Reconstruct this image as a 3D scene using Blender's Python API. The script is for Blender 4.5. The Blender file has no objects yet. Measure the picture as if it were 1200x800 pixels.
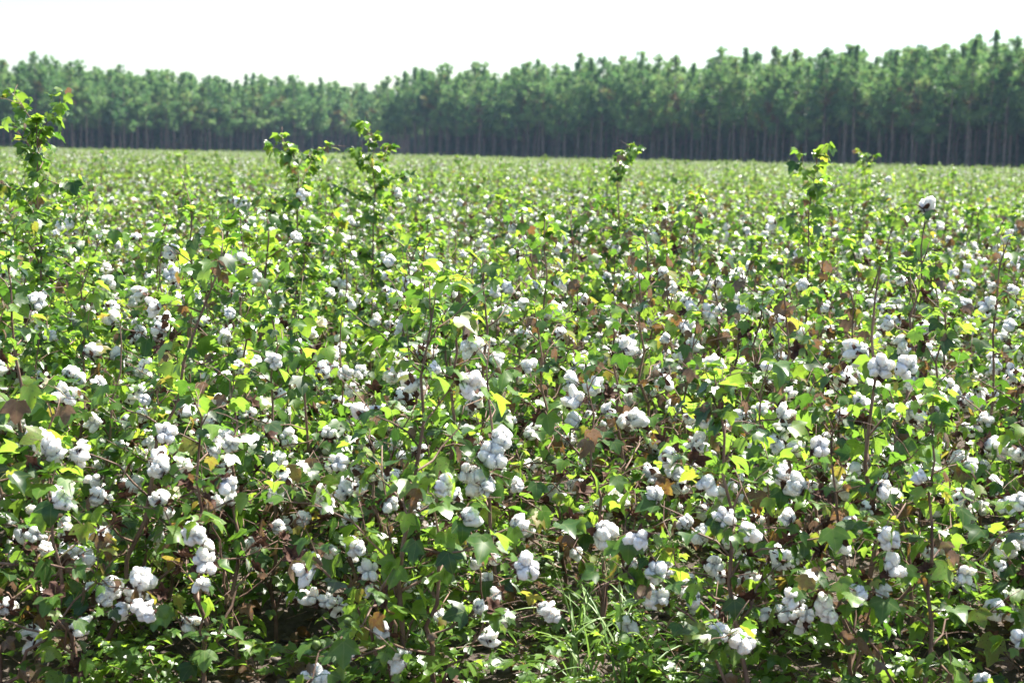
import bpy, math, random
import numpy as np
from mathutils import Vector, Matrix, Euler, noise

random.seed(7)
rng = np.random.default_rng(11)
R = math.radians
scene = bpy.context.scene

# ---------------------------------------------------------------- camera
CAM_H, FPX, HOR = 1.6, 1700.0, 182.0            # eye height, focal length and horizon row for a 1200 x 800 frame
PITCH, ROLL = math.atan((400 - HOR) / FPX), R(1.1)
cd = bpy.data.cameras.new('camera')
cam = bpy.data.objects.new('camera', cd)
scene.collection.objects.link(cam)
cd.sensor_width = 36.0
cd.lens = 36.0 * FPX / 1200.0
cd.clip_start, cd.clip_end = 0.1, 5000
CAM_M = Matrix.Translation((0, 0, CAM_H)) @ Matrix.Rotation(R(90) - PITCH, 4, 'X') @ Matrix.Rotation(ROLL, 4, 'Z')
cam.matrix_world = CAM_M
cd.dof.use_dof = True
cd.dof.focus_distance = 4.9
cd.dof.aperture_fstop = 4.5
scene.camera = cam
CAM_INV = CAM_M.inverted()

# ---------------------------------------------------------------- sky, sun, exposure
SUN_EL, SUN_AZ = R(58), R(48)                   # azimuth clockwise from the view direction (+Y)
w = bpy.data.worlds.new('World'); scene.world = w; w.use_nodes = True
nt = w.node_tree; nt.nodes.clear()
sky = nt.nodes.new('ShaderNodeTexSky'); sky.sky_type = 'NISHITA'; sky.sun_disc = False
sky.sun_elevation = SUN_EL; sky.sun_rotation = SUN_AZ
sky.air_density = 1.0; sky.dust_density = 1.2; sky.ozone_density = 1.0
bg = nt.nodes.new('ShaderNodeBackground'); bg.inputs['Strength'].default_value = 0.068
wo = nt.nodes.new('ShaderNodeOutputWorld')
nt.links.new(sky.outputs[0], bg.inputs[0]); nt.links.new(bg.outputs[0], wo.inputs[0])
sd = bpy.data.lights.new('sun', 'SUN'); sd.energy = 5.0; sd.angle = R(0.5); sd.color = (1.0, 0.95, 0.87)
sun = bpy.data.objects.new('sun', sd); scene.collection.objects.link(sun)
sdir = Vector((math.sin(SUN_AZ) * math.cos(SUN_EL), math.cos(SUN_AZ) * math.cos(SUN_EL), math.sin(SUN_EL)))
sun.rotation_euler = sdir.to_track_quat('Z', 'Y').to_euler()
sun.location = (40, 20, 60)
scene.view_settings.view_transform = 'Standard'
scene.view_settings.look = 'None'
scene.view_settings.gamma = 1.0
scene.view_settings.use_curve_mapping = False
scene.view_settings.exposure = 1.8

# ---------------------------------------------------------------- materials
def new_mat(name):
    m = bpy.data.materials.new(name); m.use_nodes = True
    t = m.node_tree; t.nodes.clear()
    return m, t
def N(t, kind, **kw):
    n = t.nodes.new(kind)
    for k, v in kw.items():
        if k in n.inputs: n.inputs[k].default_value = v
        else: setattr(n, k, v)
    return n
def ramp(t, fac, stops, interp='LINEAR'):
    r = t.nodes.new('ShaderNodeValToRGB'); r.color_ramp.interpolation = interp
    e = r.color_ramp.elements
    e[0].position, e[0].color = stops[0][0], (*stops[0][1], 1)
    e[1].position, e[1].color = stops[-1][0], (*stops[-1][1], 1)
    for p, c in stops[1:-1]:
        x = e.new(p); x.color = (*c, 1)
    t.links.new(fac, r.inputs['Fac'])
    return r.outputs['Color']
def mixc(t, fac, a, b, mode='MIX'):
    n = t.nodes.new('ShaderNodeMix'); n.data_type = 'RGBA'; n.blend_type = mode
    for sock, v in ((n.inputs['Factor'], fac), (n.inputs[6], a), (n.inputs[7], b)):
        if hasattr(v, 'is_output'): t.links.new(v, sock)
        elif isinstance(v, tuple): sock.default_value = (*v, 1)
        else: sock.default_value = v
    return n.outputs[2]
def mth(t, op, a, b=None, clamp=False):
    n = t.nodes.new('ShaderNodeMath'); n.operation = op; n.use_clamp = clamp
    for s, v in zip(n.inputs, (a, b)):
        if v is None: continue
        if hasattr(v, 'is_output'): t.links.new(v, s)
        else: s.default_value = v
    return n.outputs[0]
def out(t, shader):
    o = t.nodes.new('ShaderNodeOutputMaterial'); t.links.new(shader, o.inputs['Surface'])
def sheet_shader(t, col, tcol, trans, rough=0.5, spec=0.4, bump=None):
    p = N(t, 'ShaderNodeBsdfPrincipled', Roughness=rough)
    p.inputs['Specular IOR Level'].default_value = spec
    t.links.new(col, p.inputs['Base Color'])
    tr = N(t, 'ShaderNodeBsdfTranslucent'); t.links.new(tcol, tr.inputs['Color'])
    if bump is not None:
        t.links.new(bump, p.inputs['Normal'])
    mx = N(t, 'ShaderNodeMixShader'); mx.inputs[0].default_value = trans
    t.links.new(p.outputs[0], mx.inputs[1]); t.links.new(tr.outputs[0], mx.inputs[2])
    out(t, mx.outputs[0])

def leaf_material():
    m, t = new_mat('cotton_leaf')
    a = N(t, 'ShaderNodeAttribute', attribute_name='tone').outputs['Fac']      # 0 deep green .. 0.6 lime .. 0.8 yellow .. 1 dry brown
    uv = N(t, 'ShaderNodeUVMap').outputs['UV']
    no = N(t, 'ShaderNodeTexNoise', Scale=55.0, Detail=4.0)
    geo = N(t, 'ShaderNodeTexCoord'); t.links.new(geo.outputs['Object'], no.inputs['Vector'])
    n1 = no.outputs['Fac']
    a2 = mth(t, 'ADD', a, mth(t, 'MULTIPLY', mth(t, 'SUBTRACT', n1, 0.5), 0.3))
    stops = [(0.0, (0.018, 0.050, 0.012)), (0.25, (0.035, 0.095, 0.016)), (0.5, (0.062, 0.150, 0.018)), (0.62, (0.10, 0.20, 0.022)),
             (0.72, (0.16, 0.19, 0.030)), (0.80, (0.21, 0.16, 0.040)), (0.88, (0.15, 0.075, 0.035)), (0.95, (0.24, 0.17, 0.12)), (1.0, (0.17, 0.115, 0.085))]
    col = ramp(t, a2, stops)
    tst = [(0.0, (0.05, 0.15, 0.012)), (0.25, (0.18, 0.37, 0.035)), (0.5, (0.36, 0.56, 0.06)), (0.62, (0.42, 0.66, 0.05)),
           (0.72, (0.40, 0.42, 0.05)), (0.80, (0.36, 0.27, 0.05)), (0.88, (0.20, 0.10, 0.03)), (0.95, (0.18, 0.11, 0.07)), (1.0, (0.12, 0.075, 0.05))]
    tcol = ramp(t, a2, tst)
    # brown specks on ageing leaves
    vo = N(t, 'ShaderNodeTexNoise', Scale=190.0, Detail=2.0); t.links.new(geo.outputs['Object'], vo.inputs['Vector'])
    sp = mth(t, 'MULTIPLY', mth(t, 'GREATER_THAN', vo.outputs['Fac'], 0.66), mth(t, 'GREATER_THAN', a, 0.55))
    col = mixc(t, mth(t, 'MULTIPLY', sp, 0.7), col, (0.07, 0.035, 0.015))
    tcol = mixc(t, mth(t, 'MULTIPLY', sp, 0.8), tcol, (0.08, 0.03, 0.01))
    # ribs: the middle one and one into each side lobe
    sx = N(t, 'ShaderNodeSeparateXYZ'); t.links.new(uv, sx.inputs[0])
    ax = mth(t, 'ABSOLUTE', sx.outputs[0])
    mid = mth(t, 'LESS_THAN', ax, 0.016)
    side = mth(t, 'LESS_THAN', mth(t, 'ABSOLUTE', mth(t, 'SUBTRACT', mth(t, 'MULTIPLY', ax, 0.727), sx.outputs[1])), 0.017)
    rib = mth(t, 'MULTIPLY', mth(t, 'MAXIMUM', mid, side), 0.5)
    col = mixc(t, rib, col, (0.26, 0.30, 0.10))
    sheet_shader(t, col, tcol, 0.46, 0.36, 0.75)
    return m
def lint_material():
    m, t = new_mat('cotton_lint')
    tc = N(t, 'ShaderNodeTexCoord')
    no = N(t, 'ShaderNodeTexNoise', Scale=120.0, Detail=5.0); t.links.new(tc.outputs['Object'], no.inputs['Vector'])
    col = ramp(t, no.outputs['Fac'], [(0.25, (0.84, 0.78, 0.68)), (0.55, (0.94, 0.915, 0.865)), (1.0, (0.96, 0.95, 0.91))])
    n2 = N(t, 'ShaderNodeTexNoise', Scale=260.0, Detail=5.0); t.links.new(tc.outputs['Object'], n2.inputs['Vector'])
    b = N(t, 'ShaderNodeBump', Strength=0.7, Distance=0.006); t.links.new(n2.outputs['Fac'], b.inputs['Height'])
    p = N(t, 'ShaderNodeBsdfPrincipled', Roughness=0.95); p.inputs['Specular IOR Level'].default_value = 0.05
    t.links.new(col, p.inputs['Base Color']); t.links.new(b.outputs[0], p.inputs['Normal'])
    p.inputs['Subsurface Weight'].default_value = 1.0; p.inputs['Subsurface Radius'].default_value = (1.0, 0.95, 0.9); p.inputs['Subsurface Scale'].default_value = 0.014
    out(t, p.outputs[0])
    return m
def rough_mat(name, c1, c2, scale, rough=0.8, bump=0.3, trans=0.0, coord='Object', bd=0.01, stretch=None):
    m, t = new_mat(name)
    tc = N(t, 'ShaderNodeTexCoord'); v = tc.outputs[coord]
    if stretch:
        mp = N(t, 'ShaderNodeMapping'); mp.inputs['Scale'].default_value = stretch
        t.links.new(v, mp.inputs['Vector']); v = mp.outputs[0]
    no = N(t, 'ShaderNodeTexNoise', Scale=scale, Detail=6.0, Roughness=0.6); t.links.new(v, no.inputs['Vector'])
    col = ramp(t, no.outputs['Fac'], [(0.3, c1), (0.7, c2)])
    b = N(t, 'ShaderNodeBump', Strength=bump, Distance=bd); t.links.new(no.outputs['Fac'], b.inputs['Height'])
    if trans: sheet_shader(t, col, col, trans, rough, 0.2, b.outputs[0])
    else:
        p = N(t, 'ShaderNodeBsdfPrincipled', Roughness=rough); p.inputs['Specular IOR Level'].default_value = 0.25
        t.links.new(col, p.inputs['Base Color']); t.links.new(b.outputs[0], p.inputs['Normal']); out(t, p.outputs[0])
    return m
def needle_material():
    m, t = new_mat('pine_needle')
    a = N(t, 'ShaderNodeAttribute', attribute_name='tone').outputs['Fac']
    stops = [(0.0, (0.030, 0.080, 0.038)), (0.4, (0.095, 0.190, 0.080)), (0.75, (0.19, 0.30, 0.105)), (0.85, (0.13, 0.14, 0.05)), (0.93, (0.22, 0.14, 0.07)), (1.0, (0.20, 0.10, 0.06))]
    col = ramp(t, a, stops)
    tst = [(0.0, (0.06, 0.19, 0.05)), (0.4, (0.23, 0.45, 0.12)), (0.75, (0.42, 0.62, 0.17)), (0.85, (0.2, 0.2, 0.06)), (0.93, (0.25, 0.12, 0.05)), (1.0, (0.15, 0.08, 0.05))]
    tcol = ramp(t, a, tst)
    sheet_shader(t, col, tcol, 0.38, 0.45, 0.5)
    return m
def grass_material():
    m, t = new_mat('weed_blade')
    a = N(t, 'ShaderNodeAttribute', attribute_name='tone').outputs['Fac']
    col = ramp(t, a, [(0.0, (0.10, 0.20, 0.05)), (0.6, (0.24, 0.34, 0.12)), (1.0, (0.42, 0.38, 0.22))])
    tcol = ramp(t, a, [(0.0, (0.16, 0.36, 0.04)), (0.6, (0.34, 0.5, 0.1)), (1.0, (0.4, 0.35, 0.2))])
    sheet_shader(t, col, tcol, 0.35, 0.45, 0.5)
    return m
def soil_material():
    m, t = new_mat('field_soil')
    tc = N(t, 'ShaderNodeTexCoord'); v = tc.outputs['Object']
    n1 = N(t, 'ShaderNodeTexNoise', Scale=1.3, Detail=8.0, Roughness=0.65); t.links.new(v, n1.inputs['Vector'])
    n2 = N(t, 'ShaderNodeTexNoise', Scale=38.0, Detail=8.0, Roughness=0.7); t.links.new(v, n2.inputs['Vector'])
    c = ramp(t, n1.outputs['Fac'], [(0.3, (0.075, 0.062, 0.052)), (0.7, (0.15, 0.128, 0.108))])
    c2 = ramp(t, n2.outputs['Fac'], [(0.3, (0.55, 0.52, 0.5)), (0.65, (1.15, 1.12, 1.1))])
    col = mixc(t, 1.0, c, c2, 'MULTIPLY')
    b = N(t, 'ShaderNodeBump', Strength=0.8, Distance=0.02); t.links.new(n2.outputs['Fac'], b.inputs['Height'])
    p = N(t, 'ShaderNodeBsdfPrincipled', Roughness=0.95); p.inputs['Specular IOR Level'].default_value = 0.1
    t.links.new(col, p.inputs['Base Color']); t.links.new(b.outputs[0], p.inputs['Normal']); out(t, p.outputs[0])
    return m
M_LEAF, M_LINT, M_NEEDLE, M_GRASS, M_SOIL = leaf_material(), lint_material(), needle_material(), grass_material(), soil_material()
M_STEM = rough_mat('cotton_stem', (0.060, 0.028, 0.020), (0.30, 0.20, 0.15), 22, 0.6, 0.3, stretch=(1, 1, 0.35), bd=0.002)
M_BUR = rough_mat('dry_bur', (0.028, 0.013, 0.011), (0.13, 0.066, 0.044), 70, 0.7, 0.4, 0.12, bd=0.003)
M_GBOLL = rough_mat('green_boll', (0.06, 0.12, 0.03), (0.16, 0.21, 0.07), 90, 0.45, 0.1, bd=0.002)
M_PETAL = rough_mat('petal', (0.78, 0.74, 0.52), (0.85, 0.83, 0.70), 60, 0.6, 0.1, 0.4, bd=0.002)
M_BARK = rough_mat('pine_bark', (0.10, 0.08, 0.07), (0.32, 0.24, 0.20), 5, 0.95, 0.7, stretch=(1, 1, 0.25), bd=0.05)
M_CLOD = rough_mat('soil_clod', (0.09, 0.075, 0.065), (0.20, 0.17, 0.15), 40, 0.95, 0.7, bd=0.008)

# ---------------------------------------------------------------- mesh building in numpy
class MB:
    """Collects vertices, faces, a material slot, a leaf tone and uv per piece; builds ONE mesh."""
    def __init__(s): s.v, s.f, s.m, s.t, s.uv, s.n = [], [], [], [], [], 0
    def add(s, v, f, mat=0, tone=0.0, uv=None):
        v = np.asarray(v, float); n = len(v)
        s.v.append(v); s.f.extend([tuple(i + s.n for i in q) for q in f]); s.m.extend([mat] * len(f))
        s.t.append(np.full(n, tone) if np.isscalar(tone) else np.asarray(tone, float))
        s.uv.append(np.zeros((n, 2)) + 9 if uv is None else uv); s.n += n
    def merge(s, o, M, mat=0):
        A = np.array(M)
        for_v = np.concatenate(o.v) @ A[:3, :3].T + A[:3, 3]
        s.v.append(for_v); s.f.extend([tuple(i + s.n for i in q) for q in o.f]); s.m.extend([x + mat for x in o.m])
        s.t.append(np.concatenate(o.t)); s.uv.append(np.concatenate(o.uv)); s.n += len(for_v)
    def mesh(s, name, mats, smooth=True):
        me = bpy.data.meshes.new(name)
        V = np.concatenate(s.v) if s.v else np.zeros((0, 3))
        me.from_pydata(V.tolist(), [], s.f)
        for m in mats: me.materials.append(m)
        me.polygons.foreach_set('material_index', np.array(s.m, dtype=np.int32))
        me.polygons.foreach_set('use_smooth', np.full(len(s.f), smooth))
        if s.v:
            a = me.attributes.new('tone', 'FLOAT', 'POINT'); a.data.foreach_set('value', np.concatenate(s.t).astype(np.float32))
            li = np.zeros(len(me.loops), dtype=np.int32); me.loops.foreach_get('vertex_index', li)
            u = me.uv_layers.new(name='UVMap'); u.data.foreach_set('uv', np.concatenate(s.uv)[li].astype(np.float32).ravel())
        me.update()
        return me

def unit(v): v = np.asarray(v, float); return v / (np.linalg.norm(v) + 1e-9)
def tube(mb, pts, rad, sides=6, mat=0, tone=0.0, cap=True):
    P = np.asarray(pts, float); n = len(P); V = []; a = np.arange(sides) * 2 * np.pi / sides
    ref = np.array([0.31, 0.17, 0.93])
    for i in range(n):
        d = unit(P[min(i + 1, n - 1)] - P[max(i - 1, 0)])
        r = ref if abs(d @ ref) < 0.9 else np.array([1.0, 0, 0])
        x = unit(np.cross(d, r)); y = np.cross(d, x)
        V.append(P[i] + rad[i] * (np.cos(a)[:, None] * x + np.sin(a)[:, None] * y))
    F = [(i * sides + j, i * sides + (j + 1) % sides, (i + 1) * sides + (j + 1) % sides, (i + 1) * sides + j) for i in range(n - 1) for j in range(sides)]
    if cap: F.append(tuple((n - 1) * sides + j for j in range(sides)))
    mb.add(np.concatenate(V), F, mat, tone)

# --- leaf template: three-lobed cotton leaf, base at origin, tip at +Y
_h = [(0.2, -0.12), (0.43, 0.0), (0.56, 0.2), (0.68, 0.5), (0.33, 0.50), (0.24, 0.76), (0.33, 0.24)]
LEAF = np.array([(0, 0), (0, .3), (0, .64), (0, 1.0)] + _h + [(-x, y) for x, y in _h])
def _lf(o, flip):
    a = [(0, o, o + 1, o + 6), (o + 6, o + 1, o + 2), (o + 6, o + 2, o + 3), (o + 6, o + 3, o + 4), (0, o + 6, o + 4, 1), (1, o + 4, 2), (2, o + 4, o + 5), (2, o + 5, 3)]
    return [tuple(reversed(q)) for q in a] if flip else a
LEAF_F = _lf(4, False) + _lf(11, True)
def add_leaf(mb, base, yaw, pitch, rollv, size, tone, rg, curl=None, lob=1.0, mat=0):
    L = LEAF.copy(); L[:, 0] *= rg.uniform(0.85, 1.12) * lob
    x, y = L[:, 0], L[:, 1]
    fold = rg.uniform(0.12, 0.8); c = rg.uniform(0.08, 0.8) if curl is None else curl
    z = fold * np.abs(x) * (0.6 + 0.4 * y) - c * (y ** 2) * 0.6 - c * 0.7 * x ** 2 + rg.normal(0, 0.03, len(x))
    z[10] -= 0.05; z[17] -= 0.05
    V = np.stack([x, y, z], 1) * size
    Mx = np.array((Matrix.Rotation(yaw, 3, 'Z') @ Matrix.Rotation(pitch, 3, 'X') @ Matrix.Rotation(rollv, 3, 'Y')))
    mb.add(V @ Mx.T + base, LEAF_F, mat, tone, LEAF)

# --- icosphere template for lint locks
def ico(sub):
    import bmesh
    b = bmesh.new(); bmesh.ops.create_icosphere(b, subdivisions=sub, radius=1.0)
    v = np.array([q.co[:] for q in b.verts]); f = [tuple(x.index for x in q.verts) for q in b.faces]; b.free()
    return v, f
ICO = {k: ico(k) for k in (1, 2, 3)}
def lint_mb(seed, sub):
    rg = np.random.default_rng(seed); mb = MB(); V0, F0 = ICO[sub]
    k = int(rg.integers(4, 6)); style = seed % 4
    for i in range(k):
        if style == 2 and i >= 3: continue
        a = 2 * np.pi * i / k + rg.normal(0, 0.15)
        tilt = rg.uniform(0.35, 0.7); r = 0.017 * rg.uniform(0.8, 1.2)
        sz = np.array([0.0185, 0.0175, 0.026]) * rg.uniform(0.85, 1.2)
        if style == 1: sz = sz * np.array([1, 1, 1.35]); tilt *= 1.25
        off = 0.0
        if style == 3 and i == 0: off = rg.uniform(0.015, 0.03); sz = sz * np.array([.85, .85, 1.35])
        V = []
        for p in V0:
            q = Vector(p) * 1.25 + Vector((seed * 3.1 + i * 7.7, i * 1.3, seed))
            d = 1 + 0.30 * noise.noise(q) + 0.16 * noise.noise(q * 2.6)
            if sub > 2: d += 0.10 * noise.noise(q * 5.1) + 0.08 * noise.noise(q * 11)
            V.append(np.array(p) * d)
        V = np.array(V) * sz
        Mx = np.array(Matrix.Rotation(a, 3, 'Z') @ Matrix.Rotation(tilt, 3, 'Y'))
        c = np.array([math.cos(a) * r, math.sin(a) * r, 0.024 + rg.normal(0, 0.004)]) * (1 + off * 14)
        Wv = V @ Mx.T + c
        mb.add(Wv, F0)
        if sub > 2:                              # loose fibres standing off the lock
            nf = 46; pick = Wv[rg.integers(0, len(Wv), nf)]; d = pick - c; d /= np.linalg.norm(d, axis=1)[:, None]
            d = d + rg.normal(0, .8, (nf, 3)); d /= np.linalg.norm(d, axis=1)[:, None]; s_ = np.cross(d, rg.normal(0, 1, (nf, 3))); s_ /= np.linalg.norm(s_, axis=1)[:, None]
            L = rg.uniform(.003, .009, (nf, 1)); Q = np.stack([pick - s_ * .0007, pick + s_ * .0007, pick + d * L], 1).reshape(-1, 3)
            mb.add(Q, [(3 * q, 3 * q + 1, 3 * q + 2) for q in range(nf)])
    return mb
def petal(mb, a, length, width, splay0, splay1, tone=0.0, mat=0, cup=0.35, rag=0.0, rg=None):
    n = 5; V = []; F = []; pos = np.array([0.004, 0.0])
    for i in range(n):
        t = i / (n - 1); th = splay0 + (splay1 - splay0) * t
        wd = width * math.sin(math.pi * min(0.98, 0.22 + 0.78 * t)) ** 0.8
        rad, z = pos
        for s in (-1, 0, 1):
            jr = (rg.normal(0, rag) if rg is not None else 0)
            dz = cup * wd * abs(s)
            V.append((rad - math.cos(th) * dz + jr, s * wd + jr, z + math.sin(th) * dz + jr))
        pos = pos + np.array([math.sin(th), math.cos(th)]) * length / (n - 1)
    V = np.array(V) @ np.array(Matrix.Rotation(a, 3, 'Z')).T
    for i in range(n - 1):
        for j in (0, 1):
            F.append((i * 3 + j, i * 3 + j + 1, i * 3 + 4 + j, i * 3 + 3 + j))
    mb.add(V, F, mat, tone)
def bur_mb(seed):
    rg = np.random.default_rng(seed + 90); mb = MB(); k = 5 if seed % 2 else 4
    for i in range(k):
        a = 2 * np.pi * (i + 0.5) / k + rg.normal(0, 0.15)
        petal(mb, a, rg.uniform(0.038, 0.05), 0.013, rg.uniform(0.6, 1.0), rg.uniform(0.9, 1.9) * (.7 if seed % 4 == 2 else 1), rg=rg, rag=0.0008)
    for i in range(3):                           # dry ragged bracts
        a = 2 * np.pi * i / 3 + rg.uniform(0, 1)
        petal(mb, a, rg.uniform(0.03, 0.05), 0.016, rg.uniform(0.9, 1.6), rg.uniform(1.4, 2.6), rg=rg, rag=0.0022, cup=0.15)
    return mb
def green_boll_mb():
    mb = MB(); V0, F0 = ICO[2]
    V = V0 * np.array([0.015, 0.015, 0.021]); V[:, 2] += 0.02; top = V[:, 2] > 0.03
    V[top, :2] *= 0.75
    mb.add(V, F0)
    rg = np.random.default_rng(3)
    for i in range(3): petal(mb, i * 2.09, 0.04, 0.015, 0.9, 0.1, rg=rg, rag=0.0015)
    return mb
def flower_mb():
    mb = MB(); rg = np.random.default_rng(4)
    for i in range(5): petal(mb, i * 1.2566, 0.045, 0.02, 0.5, 0.95, rg=rg, rag=0.001, cup=0.2)
    return mb
NB = 6
LINT_HI = [lint_mb(i, 3) for i in range(NB)]; LINT_MID = [lint_mb(i, 2) for i in range(NB)]; LINT_LO = [lint_mb(i, 1) for i in range(NB)]
BURS = [bur_mb(i) for i in range(NB)]
GB, FL = green_boll_mb(), flower_mb()
ME_LINT = [m.mesh('cotton_boll', [M_LINT]) for m in LINT_HI]
ME_BUR = [m.mesh('bur', [M_BUR], True) for m in BURS]
ME_GB, ME_FL = GB.mesh('green_boll', [M_GBOLL]), FL.mesh('flower', [M_PETAL])

# ---------------------------------------------------------------- cotton plant generator
def leaf_tone(rg, mood):
    """mood: weights of deep, mid, lime, yellow, dry."""
    mood = np.array(mood) * (1.6, 1.1, 1, .6, 1.1); k = rg.choice(5, p=mood / sum(mood))
    return [rg.uniform(0.02, 0.22), rg.uniform(0.22, 0.45), rg.uniform(0.45, 0.64), rg.uniform(0.66, 0.8), rg.uniform(0.86, 1.0)][k]
class Plant: pass
def cotton(seed, H=1.05, leafy=1.0, bolls=13, mood=(2, 3, 4, 1, .9), spread=0.42, lean=0.05, bare=0.0, flowers=0, greens=0, leaf=0.07, first=0.12, taper=0.7, topboll=False, fixed=None, forks=1.5):
    rg = np.random.default_rng(seed); P = Plant()
    P.stem, P.branches, P.leaf, P.bolls = MB(), [], MB(), []
    la = rg.uniform(0, 2 * np.pi); lx, ly = lean * math.cos(la), lean * math.sin(la)
    nseg = 12; zz = np.linspace(0, H, nseg)
    zig = rg.normal(0, 0.009, (nseg, 2)); zig[0] = 0
    ax = np.stack([lx * (zz / H) ** 1.3 * H + zig[:, 0], ly * (zz / H) ** 1.3 * H + zig[:, 1], zz], 1)
    rad = np.interp(zz / H, [0, 0.4, 0.85, 1], [0.0078, 0.006, 0.0032, 0.0016])
    ax[0, 2] = -0.05
    tube(P.stem, ax, rad, 7)
    def axis(z): return np.array([np.interp(z, zz, ax[:, i]) for i in range(3)])
    # side branches, spiralling
    nfork = int(forks + rg.random())
    nodes = np.arange(first, H * 0.97, rg.uniform(0.052, 0.062)); ang = rg.uniform(0, 6.28); sites = []
    for z in nodes:
        ang += 2.4 + rg.normal(0, 0.25); t = z / H
        L = spread * (0.55 + 0.6 * math.sin(math.pi * min(1, t * 1.15 + 0.15))) * (1 - taper * max(0, t - 0.35) / 0.65) * rg.uniform(0.6, 1.25)
        if t > 0.92: L = min(L, 0.09)
        if rg.random() < 0.12: continue
        if H > 1.5: L = spread * min(1, .35 + 2.2 * (1 - t)) * rg.uniform(.6, 1.2)
        el = rg.uniform(0.25, 0.8) if t < 0.85 else rg.uniform(0.7, 1.2)
        fork = nfork > 0 and t < .35
        if fork: nfork -= 1; el = rg.uniform(.75, 1.1); L = H * rg.uniform(.42, .62)
        k = max(2, int(L / 0.065) + 1); p = axis(z); pts = [p.copy()]
        for j in range(k):
            e = el - (0.02 if fork else 0.10) * j + rg.normal(0, 0.22); a = ang + (0.28 if j % 2 else -0.28) + rg.normal(0, 0.1)
            p = p + np.array([math.cos(a) * math.cos(e), math.sin(a) * math.cos(e), math.sin(e)]) * (L / k)
            p[2] = max(p[2], 0.03)
            pts.append(p.copy())
        b = MB(); r0 = 0.0055 if fork else 0.0042 * (1 - 0.45 * t)
        tube(b, pts, np.linspace(r0, 0.0014, len(pts)), 5)
        P.branches.append(b)
        for j in range(1, len(pts)):
            sites.append((pts[j], ang, t, j, len(pts) - 1, b))
        # leaves: one at the stem node and one per branch node, on petioles
        for j in range(0, len(pts)):
            keep = leafy * 2.2 * (0.25 if t < bare else 1)
            m = int(keep + rg.random())
            for _ in range(m):
                a = ang + rg.normal(0, 1.2); e = rg.uniform(-0.1, 0.9); pl = rg.uniform(0.02, 0.075) * (1.1 - 0.5 * t)
                tip = pts[j] + np.array([math.cos(a) * math.cos(e), math.sin(a) * math.cos(e), math.sin(e)]) * pl
                tn = leaf_tone(rg, mood)
                tube(P.leaf, [pts[j], (pts[j] + tip) / 2 + (0, 0, 0.004), tip], [0.0011, 0.0009, 0.0008], 3, 0, min(tn + .1, .75), False)
                s = leaf * 0.64 * rg.choice([rg.uniform(0.4, .8), rg.uniform(.75, 1.4)]) * (1 - 0.25 * max(0, t - 0.6))
                if tn > 0.85: add_leaf(P.leaf, tip, a - np.pi / 2, rg.uniform(-1.5, -0.6), rg.normal(0, 0.7), s * 0.85, tn, rg, rg.uniform(0.7, 1.4))
                else: add_leaf(P.leaf, tip, a - np.pi / 2, rg.uniform(-1.35, 0.1), rg.normal(0, 0.45), s, tn, rg)
    # bare dry twigs and empty petioles
    for i in rg.permutation(len(sites))[:int(len(sites) * .55)]:
        p, a, t, j, kmax, b = sites[i]; a2 = a + rg.normal(0, 1.1); e = rg.uniform(-.2, 1.1); L = rg.uniform(.04, .13)
        d = np.array([math.cos(a2) * math.cos(e), math.sin(a2) * math.cos(e), math.sin(e)])
        tube(b, [p, p + d * L * .5 + (0, 0, .006), p + d * L], [.0014, .0012, .0008], 4)
    # tuft of young leaves on the tip
    if not topboll:
        for _ in range(int(5 * leafy) + 1):
            a = rg.uniform(0, 6.28); add_leaf(P.leaf, ax[-1] - (0, 0, rg.uniform(0, .03)), a, rg.uniform(-0.3, 0.9), rg.normal(0, .3), leaf * rg.uniform(0.25, 0.6), rg.uniform(0.45, 0.64), rg)
    # bolls at branch nodes
    nbur = int(bolls * .42 + .5); order = np.argsort(rg.random(len(sites)) - .45 * np.array([q[3] / q[4] for q in sites]) - .25 * np.array([q[2] for q in sites])); used = []; nb = int(bolls * 1.0 + .5)
    def put(kind, p, ang, var, dirv, sc):
        q = Vector(dirv).to_track_quat('Z', 'Y') @ Euler((0, 0, rg.uniform(0, 6.28))).to_quaternion()
        P.bolls.append((kind, var, Vector(p), q, sc))
    for i in order:
        if len(used) >= nb + nbur + greens + flowers: break
        p, a, t, j, kmax, b = sites[i]
        if p[2] > H * .9: continue
        if any(np.linalg.norm(p - u) < 0.05 for u in used): continue
        used.append(p)
        n_ = len(used)
        kind = 'bur' if n_ > nb + flowers + greens else 'green' if n_ > nb + flowers else ('flower' if n_ > nb else 'boll')
        up = rg.uniform(-0.75, 0.95) if kind == 'boll' else rg.uniform(0.3, 1.0)
        a2 = a + rg.normal(0, 0.7)
        d = unit((math.cos(a2), math.sin(a2), up))
        e = p + d * 0.022
        tube(b, [p, (p + e) / 2 + (0, 0, .002), e], [0.0019, 0.0018, 0.0026], 5)
        put(kind, e, a, int(rg.integers(0, NB)), d, rg.uniform(0.58, 0.9))
    for (z, a, up, sc) in (fixed or []):
        p = axis(z); d = unit((math.cos(a), math.sin(a), up)); e = p + d * 0.035
        b = MB(); P.branches.append(b); tube(b, [p, (p + e) / 2, e], [0.0022, 0.002, 0.0026], 5)
        put('boll', e, a, int(rg.integers(0, NB)), d, sc)
    if topboll: put('boll', ax[-1], 0, 2, (0.1, 0.05, 1), 1.0)
    return P
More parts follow.
